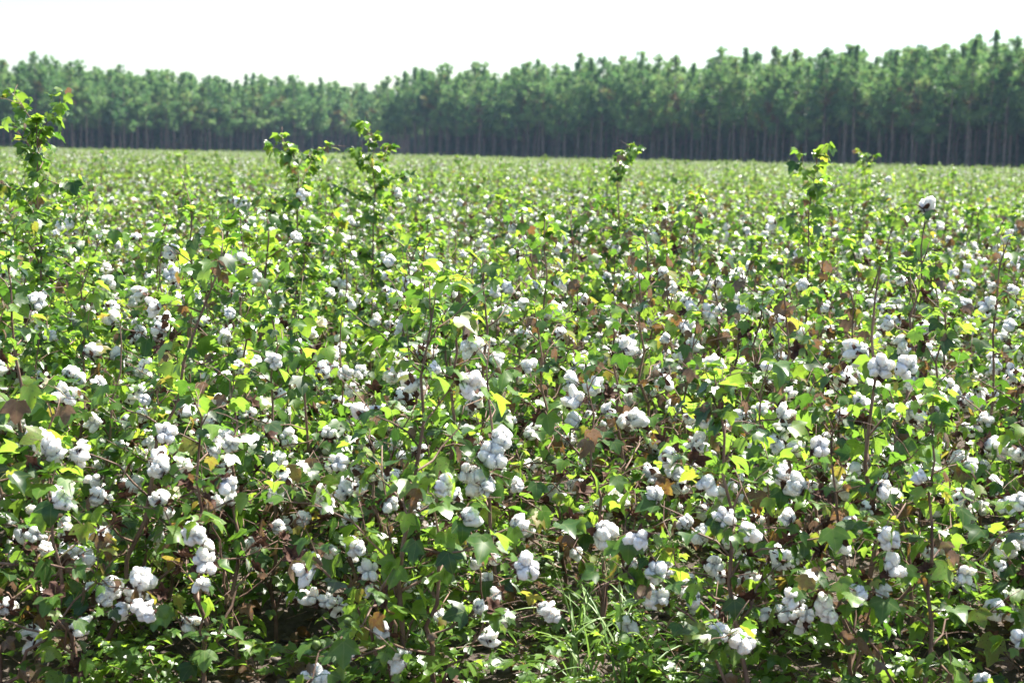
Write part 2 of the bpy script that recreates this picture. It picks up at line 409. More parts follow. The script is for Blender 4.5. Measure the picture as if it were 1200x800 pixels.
def plant_lod(P, lints):
    """The whole plant as one mesh, for the distant crop. Slots: leaf, stem, lint, bur, petal, green boll."""
    mb = MB(); I = Matrix.Identity(4)
    mb.merge(P.leaf, I, 0); mb.merge(P.stem, I, 1)
    for b in P.branches: mb.merge(b, I, 1)
    for kind, var, p, q, s in P.bolls:
        M = Matrix.LocRotScale(p, q, Vector((s, s, s)))
        if kind == 'boll': mb.merge(lints[var], M, 2); mb.merge(BURS[var], M, 3)
        elif kind == 'bur': mb.merge(BURS[var], M, 3)
        elif kind == 'flower': mb.merge(FL, M, 4)
        else: mb.merge(GB, M, 5)
    return mb
LOD_MATS = [M_LEAF, M_STEM, M_LINT, M_BUR, M_PETAL, M_GBOLL]

# ---------------------------------------------------------------- object helpers
col = scene.collection
def tag(o, label=None, cat=None, group=None, kind=None):
    for k, v in (('label', label), ('category', cat), ('group', group), ('kind', kind)):
        if v: o[k] = v
    return o
def empty(name, loc=(0, 0, 0), rz=0.0):
    o = bpy.data.objects.new(name, None); col.objects.link(o); o.location = loc; o.rotation_euler = (0, 0, rz)
    o.empty_display_size = 0.1
    return o
def part(name, me, parent=None):
    o = bpy.data.objects.new(name, me); col.objects.link(o); o.parent = parent
    return o
kids = {}
def reg(parent, o): kids.setdefault(parent.name, []).append(o); return o
def copy_tree(o, parent=None):
    c = o.copy(); col.objects.link(c)
    if parent is not None: c.parent = parent; reg(parent, c)
    for ch in kids.get(o.name, []): copy_tree(ch, c)
    return c
def build_plant(P, name='cotton_plant'):
    root = empty(name)
    st = reg(root, part('stem', P.stem.mesh('stem', [M_STEM]), root))
    for b in P.branches: reg(st, part('branch', b.mesh('branch', [M_STEM]), st))
    reg(root, part('foliage', P.leaf.mesh('foliage', [M_LEAF]), root))
    for kind, var, p, q, s in P.bolls:
        if kind == 'boll':
            o = reg(root, part('cotton_boll', ME_LINT[var], root)); reg(o, part('bur', ME_BUR[var], o))
        elif kind == 'bur': o = reg(root, part('dry_bur', ME_BUR[var], root))
        elif kind == 'flower': o = reg(root, part('flower', ME_FL, root))
        else: o = reg(root, part('green_boll', ME_GB, root))
        o.rotation_mode = 'QUATERNION'; o.location = p; o.rotation_quaternion = q; o.scale = (s, s, s)
    return root
def project(p):
    q = CAM_INV @ Vector(p)
    return 600 + FPX * q.x / -q.z, 400 - FPX * q.y / -q.z, -q.z
def ground_z(x, y):
    near = max(0.0, 1 - abs(y) / 40)
    return (0.025 * math.sin(y * 6.6 + 0.3 * math.sin(x * 0.8)) + 0.05 * noise.noise(Vector((x * 1.7, y * 1.7, 0))) + 0.03 * noise.noise(Vector((x * 6, y * 6, 3)))) * near

# ---------------------------------------------------------------- the ground
def grade(lo, hi, mid0, mid1, fine, grow):
    a = list(np.arange(mid0, mid1, fine)); s = fine; x = a[-1]
    while x < hi: s *= grow; x += s; a.append(min(x, hi))
    s = fine; x = a[0]
    while x > lo: s *= grow; x -= s; a.insert(0, max(x, lo))
    return a
gx, gy = grade(-790, 790, -3.2, 3.2, 0.05, 1.12), grade(-90, 900, 3.4, 9.0, 0.05, 1.12)
GV = [(x, y, ground_z(x, y) + (0.022 * noise.noise(Vector((x * 15, y * 15, 7))) if y < 12 and abs(x) < 6 else 0)) for y in gy for x in gx]
nx = len(gx)
GF = [(j * nx + i, j * nx + i + 1, (j + 1) * nx + i + 1, (j + 1) * nx + i) for j in range(len(gy) - 1) for i in range(nx - 1)]
mb = MB(); mb.add(GV, GF)
tag(part('ground', mb.mesh('ground', [M_SOIL])), kind='structure')

# ---------------------------------------------------------------- prototypes of the cotton plants
# (label start, parameters)
KINDS = [
    ('bushy bright green cotton plant with few bolls', dict(H=1.08, leafy=1.5, bolls=8, mood=(1.5, 3, 6, .6, .6), leaf=.062, spread=.44)),
    ('leafy green cotton plant with many bolls', dict(H=1.02, leafy=1.15, bolls=17, mood=(2.5, 3, 4, .8, 1.0), spread=.44)),
    ('sparse brown stemmed cotton plant with many bolls', dict(H=.98, leafy=.7, bolls=20, mood=(2, 2, 3, 2, 2.5), spread=.42)),
    ('cotton plant with yellowing leaves and open bolls', dict(H=1.1, leafy=1.1, bolls=13, mood=(1, 3, 3, 2.5, 1), leaf=.08)),
    ('dark green broad leaved cotton plant with bolls', dict(H=1.1, leafy=.95, bolls=12, mood=(5, 4, 2, .5, .6), leaf=.088)),
    ('short spreading cotton plant with low hanging bolls', dict(H=.72, leafy=1.1, bolls=14, mood=(2, 3, 4, 1, .8), spread=.5)),
    ('tall leafy cotton plant with small leaves', dict(H=1.42, leafy=1.3, bolls=9, mood=(2, 3, 5, .6, .6), spread=.36, leaf=.064)),
    ('cotton plant with browned leaves and dark burs', dict(H=1.05, leafy=.95, bolls=15, mood=(2, 2, 2, 2, 4), spread=.4)),
    ('leaning cotton plant with bare lower stem', dict(H=1.16, leafy=1.1, bolls=14, mood=(2, 3, 4, 1.5, .8), lean=.28, bare=.45)),
    ('dense fine leaved cotton plant with bolls', dict(H=.98, leafy=1.7, bolls=11, mood=(3, 4, 5, .5, .7), leaf=.05, spread=.4)),
    ('cotton plant with cream flowers among its leaves', dict(H=1.12, leafy=1.2, bolls=9, mood=(1, 3, 5, .5, .3), flowers=2)),
    ('cotton plant with unopened green bolls and white', dict(H=1.0, leafy=1.0, bolls=11, greens=4, mood=(2, 3, 4, 1, .5))),
]
PROTO = [cotton(100 + i, **kw) for i, (_, kw) in enumerate(KINDS)]
# ---- plants one can pick out: (picture column, distance, seed, heading, parameters, label)
SPECIAL = [
    (52, 5.6, 301, 0.4, dict(H=1.74, leafy=3.0, taper=.2, bolls=8, mood=(2, 3, 5, 1, .4), spread=.44, lean=.02, leaf=.066), 'tallest cotton plant at the left edge, its leafy tip rising above the pines foot'),
    (432, 8.2, 302, 1.0, dict(H=1.73, leafy=3.3, taper=.2, bolls=8, mood=(2, 3, 5, .5, .2), spread=.36, lean=.01, leaf=.07), 'tall bushy cotton plant standing out above the crop left of the middle'),
    (355, 7.6, 303, 2.0, dict(H=1.63, leafy=3.0, taper=.2, bolls=9, mood=(2, 3, 5, .8, .4), spread=.40, lean=.03, leaf=.07), 'cotton plant reaching just above the crop left of the tall bushy one'),
    (716, 8.4, 304, 2.5, dict(H=1.66, leafy=2.9, taper=.2, bolls=10, mood=(3, 3, 4, .6, .6), spread=.38, lean=.02, leaf=.065), 'tall leafy cotton plant right of the middle with tip against the dark trunks'),
    (945, 7.2, 305, 0.2, dict(H=1.68, leafy=1.9, taper=.2, bolls=7, mood=(1, 3, 5, .8, .4), spread=.26, lean=.02, leaf=.08, bare=.6), 'slender cotton plant whose lone leafy tip stands up right of the middle'),
    (1008, 12.5, 306, 0.9, dict(H=1.66, leafy=1.9, taper=.2, bolls=7, mood=(1, 3, 5, .5, .3), spread=.3, lean=.02), 'distant tall cotton plant poking above the crop on the right'),
    (1068, 5.3, 307, 1.6, dict(H=1.42, leafy=.35, bolls=10, mood=(3, 2, 3, 2, 2), spread=.34, lean=.03, bare=.5, topboll=True), 'tall bare stemmed cotton plant on the right with one boll on its tip'),
    (1166, 5.2, 308, 2.6, dict(H=1.36, leafy=.45, bolls=13, mood=(3, 3, 3, 2, 2), spread=.34, lean=.03, bare=.3), 'tall brown stemmed cotton plant at the right edge with few leaves'),
    (640, 5.6, 309, 0.5, dict(H=1.42, leafy=1.45, bolls=7, mood=(2, 4, 5, .7, .2), spread=.40, lean=.03, leaf=.062, bare=.4, flowers=1), 'bushy green cotton plant with dark straight stem in the middle'),
    (585, 4.35, 310, 0.0, dict(H=1.06, leafy=.28, bolls=6, mood=(2, 3, 4, 2, 1), spread=.26, lean=.03, bare=.9, fixed=[(.69, -1.4, .3, 1.2), (.64, -1.9, -.3, 1.25), (.73, -.9, .6, .95)]), 'upright brown stem in the front middle with large white bolls clustered halfway up'),
    (270, 4.3, 311, 0.8, dict(H=.92, leafy=.4, bolls=9, mood=(2, 3, 3, 3, 1), spread=.40, lean=.36, bare=.6, leaf=.1), 'leaning brown cotton stem at front left with big yellowing leaves on top'),
    (390, 4.4, 312, 2.2, dict(H=.86, leafy=.4, bolls=9, mood=(3, 3, 3, 2, 1), spread=.42, lean=.34, bare=.6, leaf=.09), 'slanting bare cotton stem at front, left of the large boll cluster'),
    (885, 4.6, 313, 1.2, dict(H=.98, leafy=.5, bolls=14, mood=(2, 3, 4, 2, 1), spread=.38, lean=.1, bare=.5, leaf=.09), 'cotton plant at front right of middle with paired bolls along its stem'),
    (1100, 4.4, 314, 2.9, dict(H=.98, leafy=.6, bolls=13, mood=(2, 3, 4, 3, 1), spread=.46, lean=.16, bare=.5, leaf=.1), 'front right cotton plant with broad yellow green leaves and forked brown stem'),
    (30, 4.5, 315, 0.3, dict(H=.90, leafy=.7, bolls=13, mood=(4, 3, 3, 1, 1), spread=.44, lean=.3, bare=.5, leaf=.08), 'leaning cotton plant in the lower left corner with dark leaves'),
    (720, 4.5, 316, 2.0, dict(H=.95, leafy=.5, bolls=13, mood=(2, 3, 4, 2, 2), spread=.42, lean=.2, bare=.5, leaf=.08), 'cotton plant just behind the bent weed grass with a slanting stem'),
]
N_IND = 300
CLEAR = [((585 - 600) / FPX * 4.35, 4.35), ((748 - 600) / FPX * 4.1, 4.2), ((715 - 600) / FPX * 4.1, 4.2), ((790 - 600) / FPX * 4.1, 4.2)]     # spots in view of the edge kept free of plants
taken = []
sp_objs = []
for px, D, seed, hd, kw, lab in SPECIAL:
    X = (px - 600) / FPX * D
    P = cotton(seed, **kw); r = build_plant(P)
    r.location = (X, D, ground_z(X, D) - 0.005); r.rotation_euler.z = hd
    tag(r, lab, 'cotton plant', 'cotton plants of the near crop')
    taken.append((X, D)); sp_objs.append(r)
# ---- the rest of the crop: one set of spots, the nearest visible ones become plants of their own
FIELD_Y0 = 3.95
def spots(y0, y1, dens, margin, seed):
    g = np.random.default_rng(seed); s = 1 / math.sqrt(dens); P = []
    y = y0
    while y < y1:
        hw = 0.37 * y + margin
        n = int(2 * hw / s)
        xs = -hw + (np.arange(n) + g.uniform(0, 1)) * s + g.uniform(-.38, .38, n) * s
        ys = y + g.uniform(-.38, .38, n) * s
        P += list(zip(xs, ys)); y += s
    return P
near_spots = [p for p in spots(FIELD_Y0 - .1, 5.3, 9.0, 2.5, 6) + spots(5.55, 42, 5.2, 2.5, 5) if not any(abs(p[0] - a) < .09 and p[1] < b for a, b in CLEAR) and all((p[0] - a) ** 2 + (p[1] - b) ** 2 > (.26 if b < 4.8 else .3) ** 2 for a, b in taken)]
cand = []
for x, y in near_spots:
    u, v, d = project((x, y, 0.75))
    if -20 < u < 1220: cand.append((y, x, u))
cand.sort(); cand = cand[:N_IND - len(SPECIAL)]
chosen = {(x, y) for y, x, u in cand}
XB = ['at the left edge', 'on the far left', 'on the left', 'left of the middle', 'just left of centre', 'just right of centre', 'right of the middle', 'on the right', 'on the far right', 'at the right edge']
YB = ['in the front row', 'just behind the front', 'a few plants back', 'several plants back', 'well behind the front', 'farther into the field', 'deep in the crop']
zones = {}
proto_objs = [None] * len(KINDS)
for y, x, u in cand:
    xb = min(9, max(0, int(u / 120))); yb = int(np.searchsorted([4.8, 5.7, 6.6, 7.5, 8.5, 9.5], y))
    z = zones.setdefault((xb, yb), [])
    if not z: z.extend((list(rng.permutation(len(KINDS))) * 2 + (list(rng.permutation([2, 7, 3, 8, 1])) if xb >= 5 else list(rng.permutation([0, 9, 4, 10])))) if yb else list(rng.permutation([1, 2, 3, 7, 8, 11, 4, 5, 0, 9, 10])) * 4)
    k = int(z.pop())
    if proto_objs[k] is None: o = proto_objs[k] = build_plant(PROTO[k])
    else: o = copy_tree(proto_objs[k])
    s = float(np.clip(rng.normal(1.04, 0.1), .8, 1.28))
    s *= 1 + .2 * noise.noise(Vector((x * .55, y * .55, 4)))
    s = min(s, .86 if k == 6 else 1.17)
    o.location = (x, y, ground_z(x, y) - 0.005); o.scale = (s, s, s * float(rng.uniform(.92, 1.1)))
    o.rotation_euler = (float(rng.normal(0, .06)), float(rng.normal(0, .06)), float(rng.uniform(0, 6.28)))
    tag(o, KINDS[k][0] + ' ' + YB[yb] + ' ' + XB[xb], 'cotton plant', 'cotton plants of the near crop')

# ---- everything farther (and beside the view): one object of points carrying plants and, far off, patches of plants
def points_object(name, sets):
    """sets: list of (list of mesh prototypes, array of x, y, z, rot, scale)."""
    me = bpy.data.meshes.new(name); allp, rot, scl, idx, sid = [], [], [], [], []
    for si, (protos, pts) in enumerate(sets):
        for p in pts:
            allp.append(p[:3]); rot.append((p[5] if len(p) > 5 else 0, p[6] if len(p) > 6 else 0, p[3])); scl.append(p[4])
            idx.append(random.randrange(len(protos))); sid.append(si)
    me.from_pydata(allp, [], [])
    def at(n, ty, data, key='value'):
        a = me.attributes.new(n, ty, 'POINT'); a.data.foreach_set(key, np.array(data).ravel())
    at('rot', 'FLOAT_VECTOR', np.array(rot, np.float32), 'vector'); at('scl', 'FLOAT', np.array(scl, np.float32))
    at('idx', 'INT', np.array(idx, np.int32)); at('sid', 'INT', np.array(sid, np.int32))
    o = bpy.data.objects.new(name, me); col.objects.link(o)
    g = bpy.data.node_groups.new(name, 'GeometryNodeTree')
    g.interface.new_socket('Geometry', in_out='INPUT', socket_type='NodeSocketGeometry')
    g.interface.new_socket('Geometry', in_out='OUTPUT', socket_type='NodeSocketGeometry')
    gi, go = g.nodes.new('NodeGroupInput'), g.nodes.new('NodeGroupOutput')
    jn = g.nodes.new('GeometryNodeJoinGeometry')
    def named(n, ty):
        a = g.nodes.new('GeometryNodeInputNamedAttribute'); a.data_type = ty; a.inputs['Name'].default_value = n
        return next(s for s in a.outputs if s.enabled and s.name == 'Attribute')
    for si, (protos, pts) in enumerate(sets):
        ip = g.nodes.new('GeometryNodeInstanceOnPoints'); ip.inputs['Pick Instance'].default_value = True
        cmp = g.nodes.new('FunctionNodeCompare'); cmp.data_type = 'INT'; cmp.operation = 'EQUAL'
        ins = [s for s in cmp.inputs if s.enabled]
        g.links.new(named('sid', 'INT'), ins[0]); ins[1].default_value = si
        g.links.new(cmp.outputs[0], ip.inputs['Selection'])
        g2i = g.nodes.new('GeometryNodeGeometryToInstance')
        for pm in protos:
            po = bpy.data.objects.new(name, pm)
            oi = g.nodes.new('GeometryNodeObjectInfo'); oi.inputs['Object'].default_value = po; oi.inputs['As Instance'].default_value = False
            g.links.new(oi.outputs['Geometry'], g2i.inputs[0])
        g.links.new(gi.outputs[0], ip.inputs['Points']); g.links.new(g2i.outputs[0], ip.inputs['Instance'])
        g.links.new(named('idx', 'INT'), ip.inputs['Instance Index'])
        e2r = g.nodes.new('FunctionNodeEulerToRotation'); g.links.new(named('rot', 'FLOAT_VECTOR'), e2r.inputs[0])
        g.links.new(e2r.outputs[0], ip.inputs['Rotation'])
        g.links.new(named('scl', 'FLOAT'), ip.inputs['Scale'])
        g.links.new(ip.outputs[0], jn.inputs[0])
    g.links.new(jn.outputs[0], go.inputs[0])
    md = o.modifiers.new('scatter', 'NODES'); md.node_group = g
    return o
MID = [plant_lod(cotton(150 + i, **dict(kw, leafy=kw['leafy'] * .88, bolls=int(kw['bolls'] * 1.5 + 3))), LINT_MID).mesh('crop_plant', LOD_MATS) for i, (_, kw) in enumerate(KINDS)]
LOW = [plant_lod(cotton(200 + i, **dict(kw, leafy=kw['leafy'] * .36, leaf=kw.get('leaf', .07) * 1.3, bolls=int(kw['bolls'] * 2.2 + 7))), LINT_LO) for i, (_, kw) in enumerate(KINDS)]
PATCH = []
for k in range(4):
    g = np.random.default_rng(60 + k); mb = MB(); s = 0.44
    for i in range(8):
        for j in range(8):
            sc = float(np.clip(g.normal(.95, .11), .72, 1.14)) * (1.15 if g.random() < .03 else 1)
            M = Matrix.LocRotScale(Vector(((i - 3.5) * s + g.uniform(-.16, .16), (j - 3.5) * s + g.uniform(-.16, .16), 0)), Euler((g.normal(0, .06), g.normal(0, .06), g.uniform(0, 6.28))), Vector((sc, sc, sc)))
            kk = int(g.integers(0, len(LOW))); kk = int(g.integers(0, len(LOW))) if kk == 6 else kk
            mb.merge(LOW[kk], M)
    PATCH.append(mb.mesh('crop_patch', LOD_MATS))
p1 = []
for x, y in near_spots:
    if (x, y) in chosen: continue
    s = float(np.clip(rng.normal(1.0, .12), .74, 1.25)) * (1.2 if rng.random() < .012 else 1)
    s *= 1 + .2 * noise.noise(Vector((x * .55, y * .55, 4))) * max(.3, 1 - y / 50)
    s = min(s, 1.1)
    p1.append((x, y, ground_z(x, y), float(rng.uniform(0, 6.28)), s, float(rng.normal(0, .06)), float(rng.normal(0, .06))))
def front_right(x): return 180 + (63 - x) * 1.25      # far edge of the field before the right wood
def front_left(x): return 330 - (-33 - x) * 1.333
p2 = []
y = 43.7
while y < 330:
    x = -0.40 * y - 6
    while x < 0.40 * y + 6:
        lim = min(front_right(x), 292) if x > -25 else front_left(x)
        if y < lim - 2: p2.append((x + rng.uniform(-.2, .2), y + rng.uniform(-.2, .2), 0, float(rng.integers(0, 4)) * math.pi / 2, float(rng.uniform(.94, 1.08))))
        x += 3.4
    y += 3.4
crop = points_object('cotton_crop', [(MID, p1), (PATCH, p2)])
tag(crop, 'the farther cotton crop, green and white, running to the pine wood', 'cotton crop', kind='stuff')

# ---------------------------------------------------------------- pines
def pine(seed, H=16.0, base=0.43, width=2.3, point=0.8, dense=1.0, brown=0.02, tone=(0.15, 0.7), leader=0.0):
    rg = np.random.default_rng(seed); T, C = MB(), MB()
    zz = np.linspace(-0.3, H * 0.985, 10); bx = np.cumsum(rg.normal(0, .05, 10)); by = np.cumsum(rg.normal(0, .05, 10))
    ax = np.stack([bx - bx[0], by - by[0], zz], 1)
    tube(T, ax, np.interp(zz / H, [0, .1, .6, 1], [.17, .145, .095, .02]), 8)
    def axis(z): return np.array([np.interp(z, zz, ax[:, i]) for i in range(3)])
    def tuft(c, r, tn):
        n = int(rg.integers(34, 44)); d = rg.normal(0, 1, (n, 3)); d[:, 2] += 0.45
        d /= np.linalg.norm(d, axis=1)[:, None]; s = np.cross(d, rg.normal(0, 1, (n, 3))); s /= np.linalg.norm(s, axis=1)[:, None]
        L = r * rg.uniform(.7, 1.15, n)[:, None]; o = c + d * r * 0.12
        V = np.stack([o - s * .045, o + s * .045, o + d * L + s * .014, o + d * L - s * .014], 1).reshape(-1, 3)
        C.add(V, [(4 * i, 4 * i + 1, 4 * i + 2, 4 * i + 3) for i in range(n)], 0, np.repeat(np.clip(tn + rg.normal(0, .07, n), 0, 1), 4))
    z = H * base
    while z < H * 0.975:
        t = (z - H * base) / (H * (1 - base)); k = int(rg.integers(3, 6)); a0 = rg.uniform(0, 6.28)
        for i in range(k):
            a = a0 + i * 6.283 / k + rg.normal(0, .25)
            L = 1.15 * width * rg.uniform(.85, 1.15) * (1 - t) ** (.68 + .35 * point) * (0.6 + 0.4 * min(1, t * 4 + .2)) * rg.uniform(.6, 1.25) + 0.22
            e = 0.15 + 0.75 * t + rg.normal(0, .12); p0 = axis(z + rg.normal(0, .15)); dv = np.array([math.cos(a) * math.cos(e), math.sin(a) * math.cos(e), math.sin(e)])
            p1_ = p0 + dv * L * .6 - (0, 0, .05 * L); p2_ = p0 + dv * L + (0, 0, .12 * L)
            tube(T, [p0, p1_, p2_], [.04, .028, .012], 4, cap=False)
            tn0 = rg.uniform(*tone)
            if rg.random() < brown * (1.5 if t < .35 else .3): tn0 = rg.uniform(.85, 1.0)
            nt_ = max(2, int(L * 1.9 * dense))
            for q in range(nt_):
                f = 0.5 + 0.55 * (q + rg.random()) / nt_
                c = (p0 + (p1_ - p0) * f / .6) if f < .6 else (p1_ + (p2_ - p1_) * (f - .6) / .4)
                c = c + rg.normal(0, .2 + .03 * L, 3)
                tuft(c, rg.uniform(.5, .85) * (1 - .5 * t), tn0 + rg.normal(0, .05) if tn0 < .85 else tn0)
        z += rg.uniform(.8, 1.25)
    top = axis(H * .985)
    for q in range(5): tuft(top - (0, 0, q * .3), .28 + .03 * q, rg.uniform(*tone))
    if leader:
        for q in range(int(leader * 5)):
            tuft(top + (0, 0, q * .2), .34 - .03 * q, rg.uniform(*tone))
        tube(T, [top, top + (0, 0, leader)], [.03, .012], 4)
    # dead stubs low on the trunk
    for q in range(int(rg.integers(6, 14))):
        a = rg.uniform(0, 6.28); zq = rg.uniform(base * .5, base) * H; p = axis(zq); L = rg.uniform(.3, 1.3)
        tube(T, [p, p + np.array([math.cos(a), math.sin(a), rg.uniform(-.2, .25)]) * L], [.022, .006], 4, cap=False)
    return T, C
PK = [
    ('pine with a narrow pointed crown', dict(width=2.5, point=1.0, leader=.9)),
    ('pine with a broad rounded crown', dict(leader=.5, width=3.3, point=.5)),
    ('pine with a ragged thin crown', dict(width=2.9, point=.8, dense=.7)),
    ('pine with high crown over long bare trunk', dict(width=2.8, point=.65, base=.5)),
    ('pine with full dense crown reaching low', dict(leader=.5, width=3.0, point=.7, base=.33, dense=1.15)),
    ('pine with some browned lower branches', dict(width=2.9, point=.75, brown=.22)),
    ('dark green pine with a stout crown', dict(width=3.1, point=.6, tone=(.02, .3))),
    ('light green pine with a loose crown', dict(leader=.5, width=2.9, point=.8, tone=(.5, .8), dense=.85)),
]
PM = []
for i, (_, kw) in enumerate(PK):
    T, C = pine(500 + i, **kw)
    both = MB(); both.merge(T, Matrix.Identity(4), 0); both.merge(C, Matrix.Identity(4), 1)
    PM.append((T.mesh('trunk', [M_BARK]), C.mesh('crown', [M_NEEDLE], False), both.mesh('forest_pine', [M_BARK, M_NEEDLE], False)))
def line_pts(A, B, step, rows, rowgap, side, seed):
    g = np.random.default_rng(seed); A, B = np.array(A), np.array(B); d = (B - A); n = int(np.linalg.norm(d) / step); d = unit(d); nrm = np.array([-d[1], d[0]]) * side
    res = []
    for r in range(rows):
        for i in range(n):
            p = A + d * (i * step + g.normal(0, .35) + (r % 2) * step * .5) + nrm * (r * rowgap + g.normal(0, .35))
            res.append((p[0], p[1], r))
    return res
RIGHT = line_pts((-27, 293), (78, 160), 2.9, 12, 3.2, 1, 1)
LEFT = line_pts((-112, 226), (9, 387), 2.9, 10, 3.2, 1, 2)
BL = ['right wood', 'left wood']
ROWN = ['front row', 'second row', 'third row', 'fourth row']
proto_p = [None] * len(PK)
inst, cnt = [], 0
cands = []
for b, pts in enumerate((RIGHT, LEFT)):
    for x, y, r in pts:
        u, v, d = project((x, y, 10))
        cands.append((r, d, b, x, y, u))
cands.sort(key=lambda c: (c[0] + (0 if -15 < c[5] < 1215 else 99), c[1]))
PINE_SPECIAL = {(0, 1158): (0, 1.10, 'tallest pine of the right wood, its spire standing clear near the right edge'),
                (0, 1072): (5, 1.03, 'pale pine with an orange brown patch above a light bare trunk, on the right'),
                (0, 1010): (0, 1.05, 'pine with a slim spire in the front of the right wood'),
                (0, 740): (1, 1.05, 'pine whose rounded top rises above its neighbours right of the middle'),
                (1, 32): (1, 1.13, 'tallest pine of the left wood, broad topped, near the left edge')}
used_sp = {}
for key in PINE_SPECIAL:
    best = min((c for c in cands if c[0] == 0 and c[2] == key[0]), key=lambda c: abs(c[5] - key[1])); used_sp[best] = key
zp = {}
for c in cands:
    r, d, b, x, y, u = c
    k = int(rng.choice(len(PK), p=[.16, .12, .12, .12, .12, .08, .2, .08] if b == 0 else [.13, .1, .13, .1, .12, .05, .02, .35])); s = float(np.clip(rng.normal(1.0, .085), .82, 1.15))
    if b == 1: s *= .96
    lab = None
    if c in used_sp: k, s, lab = PINE_SPECIAL[used_sp[c]]
    vis = -15 < u < 1215 and r < 4 and cnt < 300 and (b == 0 or u < 470)
    rz = float(rng.uniform(0, 6.28))
    if not vis:
        inst.append((x, y, 0.0, rz, s)); continue
    cnt += 1
    if lab is None:
        xb = min(9, max(0, int(u / 120)))
        z = zp.setdefault((b, r, xb), [])
        if not z: z.extend(list(rng.permutation(len(PK))))
        k = int(z.pop())
        lab = PK[k][0] + ', ' + BL[b] + ' ' + ROWN[r] + ', ' + XB[xb]
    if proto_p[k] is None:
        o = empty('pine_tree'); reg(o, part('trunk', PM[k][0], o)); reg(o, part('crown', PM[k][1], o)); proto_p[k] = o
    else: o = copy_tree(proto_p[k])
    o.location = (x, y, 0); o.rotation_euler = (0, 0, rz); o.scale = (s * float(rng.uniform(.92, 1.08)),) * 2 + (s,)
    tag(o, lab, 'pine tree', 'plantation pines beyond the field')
print('pines', cnt, 'forest', len(inst))
under = []
for pts in (RIGHT, LEFT):
    for x, y, r in pts:
        if r >= 3:
            for q in range(2 if r < 6 else 3): under.append((x + rng.uniform(-1.2, 1.2), y + rng.uniform(-1.2, 1.2), 0.0, float(rng.uniform(0, 6.28)), float(rng.uniform(.5, 1.2) * (1 if r < 6 else 1.5))))
SH = []
for i in range(3):
    T, C = pine(700 + i, H=5.0, base=.04, width=1.5, point=.5, tone=(.0, .25), brown=.1, dense=1.3)
    both = MB(); both.merge(T, Matrix.Identity(4), 0); both.merge(C, Matrix.Identity(4), 1); SH.append(both.mesh('forest_sapling', [M_BARK, M_NEEDLE], False))
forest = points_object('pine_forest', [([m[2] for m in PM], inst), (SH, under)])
tag(forest, 'dark mass of plantation pines behind the front rows', 'pine forest', kind='stuff')

# ---------------------------------------------------------------- weeds among the cotton
def grass_weed(seed, n=16, h=.55, stalks=2, droop=True):
    rg = np.random.default_rng(seed); B, S = MB(), []
    def blade(p, a, e, L, wd, bend, tn, mbx):
        V = []; F = []; q = np.array(p, float); m = 8
        for i in range(m):
            t = i / (m - 1); s = np.array([-math.sin(a), math.cos(a), 0]) * wd * (1 - t ** 2.2) * (.6 + .4 * min(1, t * 5))
            V += [q - s, q + (0, 0, -wd * .5), q + s]
            ee = e - bend * t ** 1.3; q = q + np.array([math.cos(a) * math.cos(ee), math.sin(a) * math.cos(ee), math.sin(ee)]) * L / (m - 1)
        for i in range(m - 1): F += [(3 * i, 3 * i + 1, 3 * i + 4, 3 * i + 3), (3 * i + 1, 3 * i + 2, 3 * i + 5, 3 * i + 4)]
        mbx.add(V, F, 0, tn)
    for i in range(n):
        blade((rg.normal(0, .02), rg.normal(0, .02), 0), rg.uniform(0, 6.28), rg.uniform(.7, 1.4), h * rg.uniform(.5, 1.1), rg.uniform(.003, .006), rg.uniform(.4, 2.0), rg.uniform(0, .6), B)
    for i in range(stalks):
        st, hd = MB(), MB(); a = rg.uniform(0, 6.28); p = np.array([rg.normal(0, .03), rg.normal(0, .03), 0]); pts = [p]; m = 14; Hs = h * rg.uniform(1.1, 1.35)
        for j in range(m):
            t = j / m; e = 1.5 - .25 * t - (2.6 * max(0, t - .72) / .28 if droop else .2 * t); p = p + np.array([math.cos(a) * math.cos(e), math.sin(a) * math.cos(e), math.sin(e)]) * Hs / m; pts.append(p)
        tube(st, pts, np.linspace(.0032, .0012, len(pts)), 5, 0, .45)
        for j in (3, 5, 7): blade(pts[j], rg.uniform(0, 6.28), rg.uniform(.3, 1.0), h * .5, .004, rg.uniform(.6, 1.4), rg.uniform(.2, .6), B)
        for j in range(40):                        # seed head
            f = rg.uniform(.76, 1.0) * m; k = min(m - 1, int(f)); c = pts[k] + (pts[k + 1] - pts[k]) * (f - k); d = unit(rg.normal(0, 1, 3)) * .012
            tube(hd, [c, c + d * .6, c + d], [.0006, .0018, .0005], 4, 0, rg.uniform(.7, 1))
        S.append((st, hd))
    return B, S
def place_weed(px, D, seed, rz, lab, **kw):
    X = (px - 600) / FPX * D; o = empty('weed_grass', (X, D, ground_z(X, D)), rz); B, S = grass_weed(seed, **kw)
    part('blade', B.mesh('blade', [M_GRASS]), o)
    for st, hd in S:
        q = part('stalk', st.mesh('stalk', [M_GRASS]), o); part('seed_head', hd.mesh('seed_head', [M_GRASS]), q)
    tag(o, lab, 'grass weed', 'grass weeds between the cotton plants')
place_weed(748, 4.1, 21, 0.3, 'tall pale green grass weed with bent over seed head at front right of middle', n=15, h=.46, stalks=2)
place_weed(690, 4.15, 22, 2.0, 'fine stalked grass weed left of the bent seed head weed', n=14, h=.40, stalks=3, droop=False)
place_weed(800, 4.1, 23, 1.0, 'low spreading tuft of grass blades right of the bent seed head weed', n=10, h=.3, stalks=0)
place_weed(505, 4.25, 24, 4.0, 'thin long bladed grass weed left of the upright middle stem', n=7, h=.5, stalks=1)
